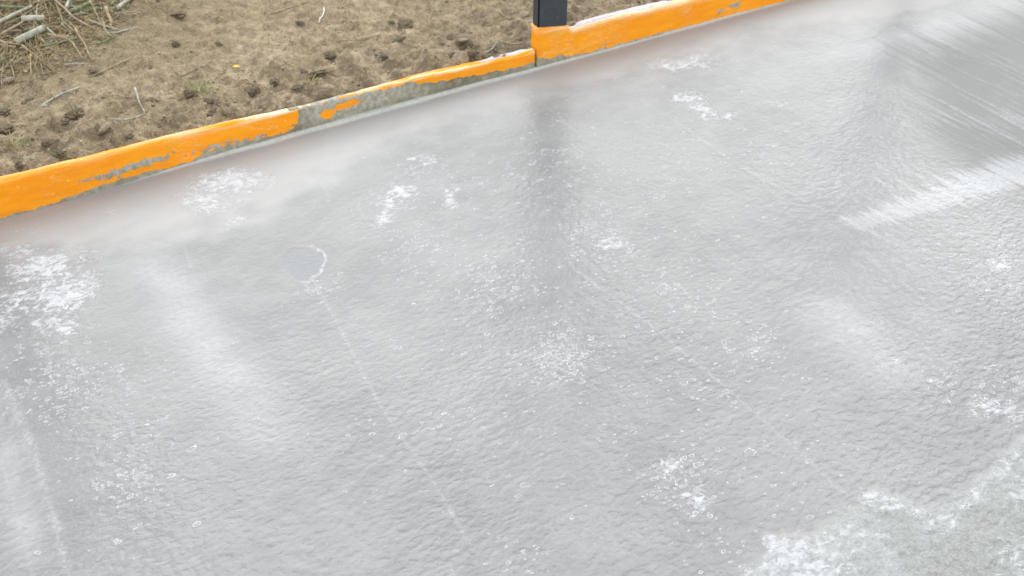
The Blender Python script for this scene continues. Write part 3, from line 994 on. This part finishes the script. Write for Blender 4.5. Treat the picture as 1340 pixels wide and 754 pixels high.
# crumbs too many to count: one object
def scatter_mesh(name, base_me, items):
    co = np.array([v.co[:] for v in base_me.vertices])
    fc = np.array([p.vertices[:] for p in base_me.polygons])
    V, F = [], []
    for k, (x, y, z, r, a) in enumerate(items):
        c, s = math.cos(a), math.sin(a)
        q = co * r
        V.append(np.stack([q[:, 0] * c - q[:, 1] * s + x, q[:, 0] * s + q[:, 1] * c + y, q[:, 2] + z], 1))
        F.append(fc + k * len(co))
    return mesh_py(name, np.concatenate(V), np.concatenate(F).tolist())


items = []
crumb = rock_mesh("crumb", 400, 1, .75, .35)
while len(items) < 5200:
    s_ = random.uniform(-2.1, 1.4); o_ = random.uniform(.04, 1.5)
    if random.random() > .22 + .8 * math.exp(-(o_ / .28) ** 2): continue
    x, y = so2w(s_, o_)
    items.append([x, y, 0, random.choice([.0016, .002, .0026, .0034, .0048]), random.uniform(0, 6.28)])
zz = soil_z(np.array([i[0] for i in items]), np.array([i[1] for i in items]))
for it, z in zip(items, zz): it[2] = float(z) + it[3] * .3
half = int(len(items) * .62)
c1 = link("soil_crumbs", scatter_mesh("soil_crumbs", crumb, items[:half]), M_clod2)
tag(c1, "brown crumbs of soil strewn over the ground behind the kerb", "crumbs", kind='stuff')
c2 = link("gravel_grit", scatter_mesh("gravel_grit", crumb, [i[:3] + [i[3] * .75, i[4]] for i in items[half:]]), M_stone)
tag(c2, "pale grit and tiny stones strewn in the soil behind the kerb", "grit", kind='stuff')

# ------------------------------------------------------------------ sticks, twigs, straw
def bark(name, ca, cb, sc=60):
    b = NB(name)
    P = b.coord()
    n = b.noise(P, sc, 4, .6)
    b.set(color=b.mix(b.ramp(n, .3, .68), ca, cb), rough=.8, spec=.3, normal=b.bump(n, .002, .7))
    return b.m


M_grey = bark("grey_bark", (.26, .26, .20), (.47, .47, .38))
M_green = bark("green_bark", (.12, .16, .07), (.27, .30, .16))
M_tan = bark("tan_twig", (.24, .18, .11), (.42, .34, .22))
M_strawm = bark("straw", (.24, .19, .10), (.44, .36, .22))
M_cut = bark("cut_wood", (.50, .38, .22), (.62, .50, .32))


def tube(pts, rad, nseg=8, taper=.7, wob=.0):
    pts = [np.array(p, float) for p in pts]
    N = len(pts); V, F = [], []
    for i, p in enumerate(pts):
        t = pts[min(i + 1, N - 1)] - pts[max(i - 1, 0)]
        t /= np.linalg.norm(t) + 1e-9
        a = np.cross(t, [0, 0, 1]); a /= np.linalg.norm(a) + 1e-9
        c = np.cross(a, t)
        r = rad * (1 - (1 - taper) * i / (N - 1)) * (1 + wob * random.uniform(-1, 1))
        for k in range(nseg):
            an = 2 * math.pi * k / nseg
            V.append(p + r * (math.cos(an) * a + math.sin(an) * c))
    for i in range(N - 1):
        for k in range(nseg):
            F.append((i * nseg + k, i * nseg + (k + 1) % nseg, (i + 1) * nseg + (k + 1) % nseg, (i + 1) * nseg + k))
    F.append(tuple(range(nseg - 1, -1, -1)))
    F.append(tuple((N - 1) * nseg + k for k in range(nseg)))
    return V, F


def stick(name, pxs, dpx, mat, label, cat="twig", group=None, lift=0.0, lift2=None, taper=.7, cut=False):
    """a stick over the soil through surveyed positions"""
    lift2 = lift if lift2 is None else lift2
    P = [np.array(gpz(a, b_, lift + (lift2 - lift) * k_ / (len(pxs) - 1))) for k_, (a, b_) in enumerate(pxs)]
    n = 9
    L = [0]
    for a, c in zip(P[:-1], P[1:]): L.append(L[-1] + np.linalg.norm(c - a))
    tt = np.linspace(0, L[-1], n)
    xs = np.interp(tt, L, [p[0] for p in P]); ys = np.interp(tt, L, [p[1] for p in P])
    w_ = random.uniform(0, 9)
    kk = .010 * L[-1]
    nrm_ = np.array([-(ys[-1] - ys[0]), xs[-1] - xs[0]]); nrm_ /= np.linalg.norm(nrm_) + 1e-9
    off = kk * np.sin(tt / L[-1] * 5 + w_) + kk * .6 * np.sin(tt / L[-1] * 11 + w_ * 2)
    xs = xs + nrm_[0] * off; ys = ys + nrm_[1] * off
    r = dpx * .5 * .00235
    zs = soil_z(xs, ys)
    fit = np.polyfit(tt, zs, 1 if dpx > 3 else 2)
    line_ = np.polyval(fit, tt)
    line_ = line_ + max(0, np.max(zs - line_) * .45)
    zs = line_ + r * .8 + np.linspace(lift, lift2, n)
    c0 = np.array([xs[0], ys[0], zs[0]])
    V, F = tube([np.array([a, b_, c]) - c0 for a, b_, c in zip(xs, ys, zs)], r, 10 if dpx > 4 else 7, taper, .06)
    o = link(name, mesh_py(name, V, F), mat)
    o.location = c0
    if cut:
        # bright sawn faces as parts
        for e in (0, n - 1):
            d = np.array([xs[e] - xs[n // 2], ys[e] - ys[n // 2], zs[e] - zs[n // 2]]); d /= np.linalg.norm(d)
            p = np.array([xs[e], ys[e], zs[e]]) - c0
            rr_ = r * (1 if e == 0 else taper) * .96
            v, f = tube([p - d * .001, p + d * .0012], rr_, 10, 1)
            link("cut_end", mesh_py("cut_end", v, f), M_cut, o)
    return tag(o, label, cat, group)


G = "sticks and twigs of the brush pile"
stick("cut_branch", [(30, 27), (58, 29)], 7.5, M_grey, "short thick grey branch, sawn at both ends, upper of the two in the brush pile", "branch", G, .012, .012, .95, True)
stick("cut_branch", [(22, 57), (57, 40)], 9, M_grey, "thickest grey branch lying slanted, lower of the two sawn ones", "branch", G, .006, .014, .9, True)
stick("branch", [(-6, 36), (42, 11)], 4.5, M_grey, "long straight grey stick crossing the left edge above the thick branches", "branch", G, .03, .022)
stick("branch", [(66, -4), (98, 26), (125, 44)], 3.2, M_tan, "long tan twig slanting down to the right from the top of the pile", "branch", G, .03, .008)
stick("twig", [(64, 46), (93, 55), (109, 78)], 2.6, M_tan, "bent pale twig pointing down out of the pile onto bare soil", "twig", G, .02, .002)
stick("branch", [(91, 18), (122, 5)], 5.5, M_green, "greenish branch near the top edge of the pile", "branch", G, .012, .02)
stick("branch", [(105, 18), (130, 11)], 5.5, M_green, "shorter green branch lying right below the other greenish one", "branch", G, .004, .012)
stick("branch", [(139, 12), (147, 35)], 5, M_tan, "short tan stick standing off the right side of the pile", "branch", G, .015, .0)
stick("branch", [(153, 13), (176, -4)], 5.5, M_grey, "thick grey stick at the top right end of the pile", "branch", G, .004, .012)
stick("twig", [(124, 45), (152, 44), (182, 37)], 2.4, M_grey, "thin grey twig lying flat right of the pile", "twig", G)
stick("twig", [(120, 59), (152, 51)], 2.4, M_green, "thin olive twig below the flat grey one", "twig", G)
stick("twig", [(85, 87), (98, 86), (112, 89)], 2.6, M_grey, "pale curved twig lying alone on the soil below the pile", "twig", G)
stick("twig", [(40, 72), (42, 101)], 2.0, M_strawm, "yellow straw-like twig pointing straight down from the pile", "twig", G, .01, .003)
stick("twig", [(28, 60), (52, 78), (71, 95)], 2.8, M_tan, "pale twig slanting down right from the thick branch", "twig", G, .008, .0)
stick("twig", [(18, 87), (41, 74)], 2.2, M_tan, "short tan twig below the thickest branch", "twig", G)
stick("branch", [(-6, 3), (55, 4)], 3.6, M_strawm, "straight yellowish stick along the top left corner", "branch", G, .045, .035)
stick("branch", [(-6, 14), (36, 12)], 3.6, M_green, "olive stick under the yellowish one in the top left corner", "branch", G, .03, .026)
stick("twig", [(117, 2), (127, 20), (134, 35)], 1.8, M_strawm, "thin straw coloured twig over the green branches", "twig", G, .03, .004)
stick("branch", [(86, 14), (94, -4)], 4.2, M_grey, "pale forked-off stick rising at the top middle of the pile", "branch", G, .02, .03)
stick("branch", [(70, -2), (84, 30), (100, 46)], 2.4, M_tan, "thin tan twig under the long slanting one", "twig", G, .02, .005)
stick("branch", [(-4, 52), (10, 58)], 3.0, M_grey, "short grey stick end at the left edge below the long grey stick", "branch", G, .01, .01)
stick("branch", [(100, 40), (121, 82)], 2.6, M_tan, "straight twig running down from the pile to the bare soil", "twig", G, .012, .0)
g2 = "twigs lying on the open soil"
stick("twig", [(119, 100), (146, 90), (171, 79)], 2.3, M_tan, "tan twig on bare soil right below the brush pile", "twig", g2)
stick("twig", [(52, 144), (76, 129), (105, 117)], 2.8, M_grey, "long crooked grey twig above the brownish rooty clod", "twig", g2)
stick("twig", [(177, 118), (184, 138), (191, 155)], 2.2, M_grey, "upright-looking thin twig left of the grass tuft", "twig", g2, .02, .0)
stick("twig", [(147, 160), (191, 153)], 2.2, M_grey, "flat grey twig just behind the left kerb", "twig", g2)
stick("twig", [(235, 100), (278, 82)], 1.9, M_tan, "thin tan twig left of the yellow leaf", "twig", g2)
stick("twig", [(355, 21), (378, 10), (402, 4)], 2.0, M_tan, "curved tan twig left of the white thread", "twig", g2)
stick("twig", [(441, 56), (470, 52), (500, 52)], 2.0, M_strawm, "straw coloured twig in the middle of the soil", "twig", g2)
stick("twig", [(371, 83), (383, 89), (394, 90)], 1.8, M_strawm, "short bent straw twig above the rounded dark clod", "twig", g2)
stick("twig", [(634, 71), (652, 60)], 2.3, M_grey, "short grey twig just behind the kerb left of the post", "twig", g2)
stick("twig", [(654, 56), (684, 64)], 2.3, M_tan, "tan twig ending at the foot of the post", "twig", g2)
stick("twig", [(653, 17), (671, 30)], 2.3, M_tan, "dark tan twig on the soil above the clod at the post", "twig", g2)
stick("twig", [(618, 19), (626, 11)], 1.6, M_strawm, "tiny straw twig in the upper soil left of the post", "twig", g2)
# thinner tangle of the pile
n = 0
while n < 120:
    px, py = random.uniform(-15, 200), random.uniform(-20, 115)
    if px / 205 + py / 120 > .95 + random.uniform(-.25, .1): continue
    a = random.choice([random.gauss(-.5, .35), random.gauss(.75, .4), random.gauss(0, .25)])
    Lp = random.uniform(14, 52)
    dx, dy = math.cos(a) * Lp / 2, math.sin(a) * Lp / 2
    top = max(0, 1 - (px / 160 + py / 90)) * .045
    stick("twig", [(px - dx, py - dy), (px + random.uniform(-3, 3), py + random.uniform(-2, 2)), (px + dx, py + dy)], random.choice([1.4, 1.8, 2.2, 3.0]),
          random.choice([M_tan, M_tan, M_grey, M_green, M_strawm]), "thin dry twig tangled among others in the brush pile", "twig", "thin twigs tangled in the brush pile",
          random.uniform(0, top) + .001, random.uniform(0, top) + .001)
    n += 1

# straw litter: one object
V, F = [], []
def straw(x, y, L, a, r, lift=0.0, curl=0.0, col=None):
    n_ = 4
    base_i = len(V)
    ts = np.linspace(-.5, .5, n_)
    xs = x + ts * L * math.cos(a) - curl * (ts ** 2) * L * math.sin(a); ys = y + ts * L * math.sin(a) + curl * ts ** 2 * L * math.cos(a)
    zs = soil_z(xs, ys) + r + lift * np.array([.2, .7, 1, .5])
    v, f = tube(list(zip(xs, ys, zs)), r, 3, .6)
    V.extend(v); F.extend([tuple(k + base_i for k in q) for q in f])
for _ in range(3200):
    px, py = random.gauss(20, 80), random.gauss(15, 48)
    if px / 230 + py / 135 > 1 or px < -40 or py < -40: continue
    x, y = gpz(px, py)
    straw(x, y, random.uniform(.015, .11), random.uniform(0, math.pi), random.uniform(.0006, .0015), random.uniform(0, .03) * (random.random() < .4), random.uniform(-.6, .6))
for _ in range(420):
    s_ = random.uniform(-2.0, 1.2); o_ = abs(random.gauss(0, .5)) + .05
    x, y = so2w(s_, o_)
    straw(x, y, random.uniform(.008, .05), random.uniform(0, math.pi), random.uniform(.0005, .0010), random.uniform(0, .006), random.uniform(-.9, .9))
st = link("straw_litter", mesh_py("straw_litter", V, F), M_strawm)
tag(st, "dry yellow straw and shredded stalks strewn over the soil and brush pile", "straw", kind='stuff')

# chips of bark and dead leaves in the pile
V, F = [], []
for _ in range(1500):
    px, py = random.gauss(35, 65), random.gauss(25, 40)
    if px / 215 + py / 125 > 1 or px < -40 or py < -40: continue
    x, y = gpz(px, py)
    z = float(soil_z(np.array([x]), np.array([y]))[0]) + random.uniform(.001, .012)
    L, W_ = random.uniform(.005, .018), random.uniform(.002, .007)
    a = random.uniform(0, 6.28); c, s = math.cos(a), math.sin(a)
    tl = random.uniform(-.5, .5); k = len(V)
    for (u, v_) in ((-1, -.4), (0, -1), (1, -.2), (.8, .6), (-.2, 1), (-.9, .5)):
        V.append((x + c * u * L / 2 - s * v_ * W_ / 2, y + s * u * L / 2 + c * v_ * W_ / 2, z + tl * u * L / 2 + .15 * v_ * v_ * W_))
    F.append(tuple(range(k, k + 6)))
o = link("bark_chips", mesh_py("bark_chips", V, F), bark("chips", (.17, .12, .05), (.46, .36, .20), 35), None, False)
md = o.modifiers.new("thickness", 'SOLIDIFY'); md.thickness = .0008
tag(o, "loose chips of bark and dead leaf bits among the brush", "chips", kind='stuff')

# ------------------------------------------------------------------ grass tufts
M_grass = bark("green_grass", (.22, .28, .09), (.42, .46, .22), 30)
M_drygr = bark("dry_grass", (.36, .31, .15), (.55, .48, .28), 30)


def tuft(px, py, n_, hgt, spread, mat, label):
    x, y = gpz(px, py)
    z = float(soil_z(np.array([x]), np.array([y]))[0])
    V, F = [], []
    for _ in range(n_):
        a = random.uniform(0, 6.28); rr_ = random.uniform(0, spread * .4)
        bx, by = rr_ * math.cos(a), rr_ * math.sin(a)
        a += random.uniform(-.6, .6)
        L = hgt * random.uniform(.5, 1.2); w_ = random.uniform(.0011, .002); lean = random.uniform(.3, 1.2)
        base_i = len(V)
        for i in range(5):
            t = i / 4
            cx_ = bx + math.cos(a) * L * lean * t * t; cy_ = by + math.sin(a) * L * lean * t * t
            cz = L * (t - .35 * lean * t * t) - .002
            ww = w_ * (1 - t * .92)
            V.append((cx_ - math.sin(a) * ww, cy_ + math.cos(a) * ww, cz)); V.append((cx_, cy_, cz - ww * .5)); V.append((cx_ + math.sin(a) * ww, cy_ - math.cos(a) * ww, cz))
        for i in range(4):
            k = base_i + i * 3
            F += [(k, k + 1, k + 4, k + 3), (k + 1, k + 2, k + 5, k + 4)]
    o = link("grass_tuft", mesh_py("grass_tuft", V, F), mat)
    o.location = (x, y, z)
    return tag(o, label, "grass tuft")


tuft(262, 122, 34, .035, .07, M_grass, "green grass tuft growing in the soil above the dark clods")
tuft(240, 126, 16, .035, .05, M_drygr, "small straw coloured tuft left of the green grass tuft")
tuft(405, 116, 30, .03, .035, M_drygr, "dry yellowish tuft just behind the smeared stretch of kerb")
tuft(97, 148, 26, .03, .035, M_drygr, "dry rooty tuft on the brownish clod above the left kerb")
tuft(88, 206, 22, .025, .05, M_grass, "short greenish tuft right behind the left part of the kerb")
tuft(15, 193, 26, .035, .06, M_drygr, "dry pale tuft behind the kerb at the left edge")
tuft(30, 190, 14, .03, .05, M_grass, "thin green sprouts behind the kerb near the left edge")

# yellow leaf and white thread
x, y = gp(308, 82, .075)
z = float(soil_z(np.array([x]), np.array([y]))[0])
V = [(-.012, 0, .003), (-.004, -.005, .004), (.006, -.0045, .005), (.013, .001, .003), (.005, .006, .006), (-.005, .005, .006), (0, 0, .0015)]
F = [(6, 0, 1), (6, 1, 2), (6, 2, 3), (6, 3, 4), (6, 4, 5), (6, 5, 0)]
lf = link("fallen_leaf", mesh_py("fallen_leaf", V, F), bark("yellow_leaf", (.62, .48, .10), (.80, .66, .22), 50))
lf.location = (x, y, z + .004)
lf.modifiers.new("thickness", 'SOLIDIFY').thickness = .0007
tag(lf, "small bright yellow leaf lying on the soil above the grass tuft", "leaf")
pts = [gpz(424, 11), gpz(424, 19), gpz(420, 25), gpz(417, 30)]
pts = smooth_poly([(p[0], p[1]) for p in pts], 4)
zs = soil_z(np.array([p[0] for p in pts]), np.array([p[1] for p in pts]))
V, F = tube([(p[0], p[1], float(z_) + .006) for p, z_ in zip(pts, zs)], .0018, 8, .7)
b = NB("white_plastic")
b.set(color=b.mix(b.noise(b.coord(), 40, 2), (.76, .76, .74), (.84, .84, .83)), rough=.4)
th = link("plastic_thread", mesh_py("plastic_thread", V, F), b.m)
tag(th, "short white plastic thread lying on the soil near the top of the photo", "thread")
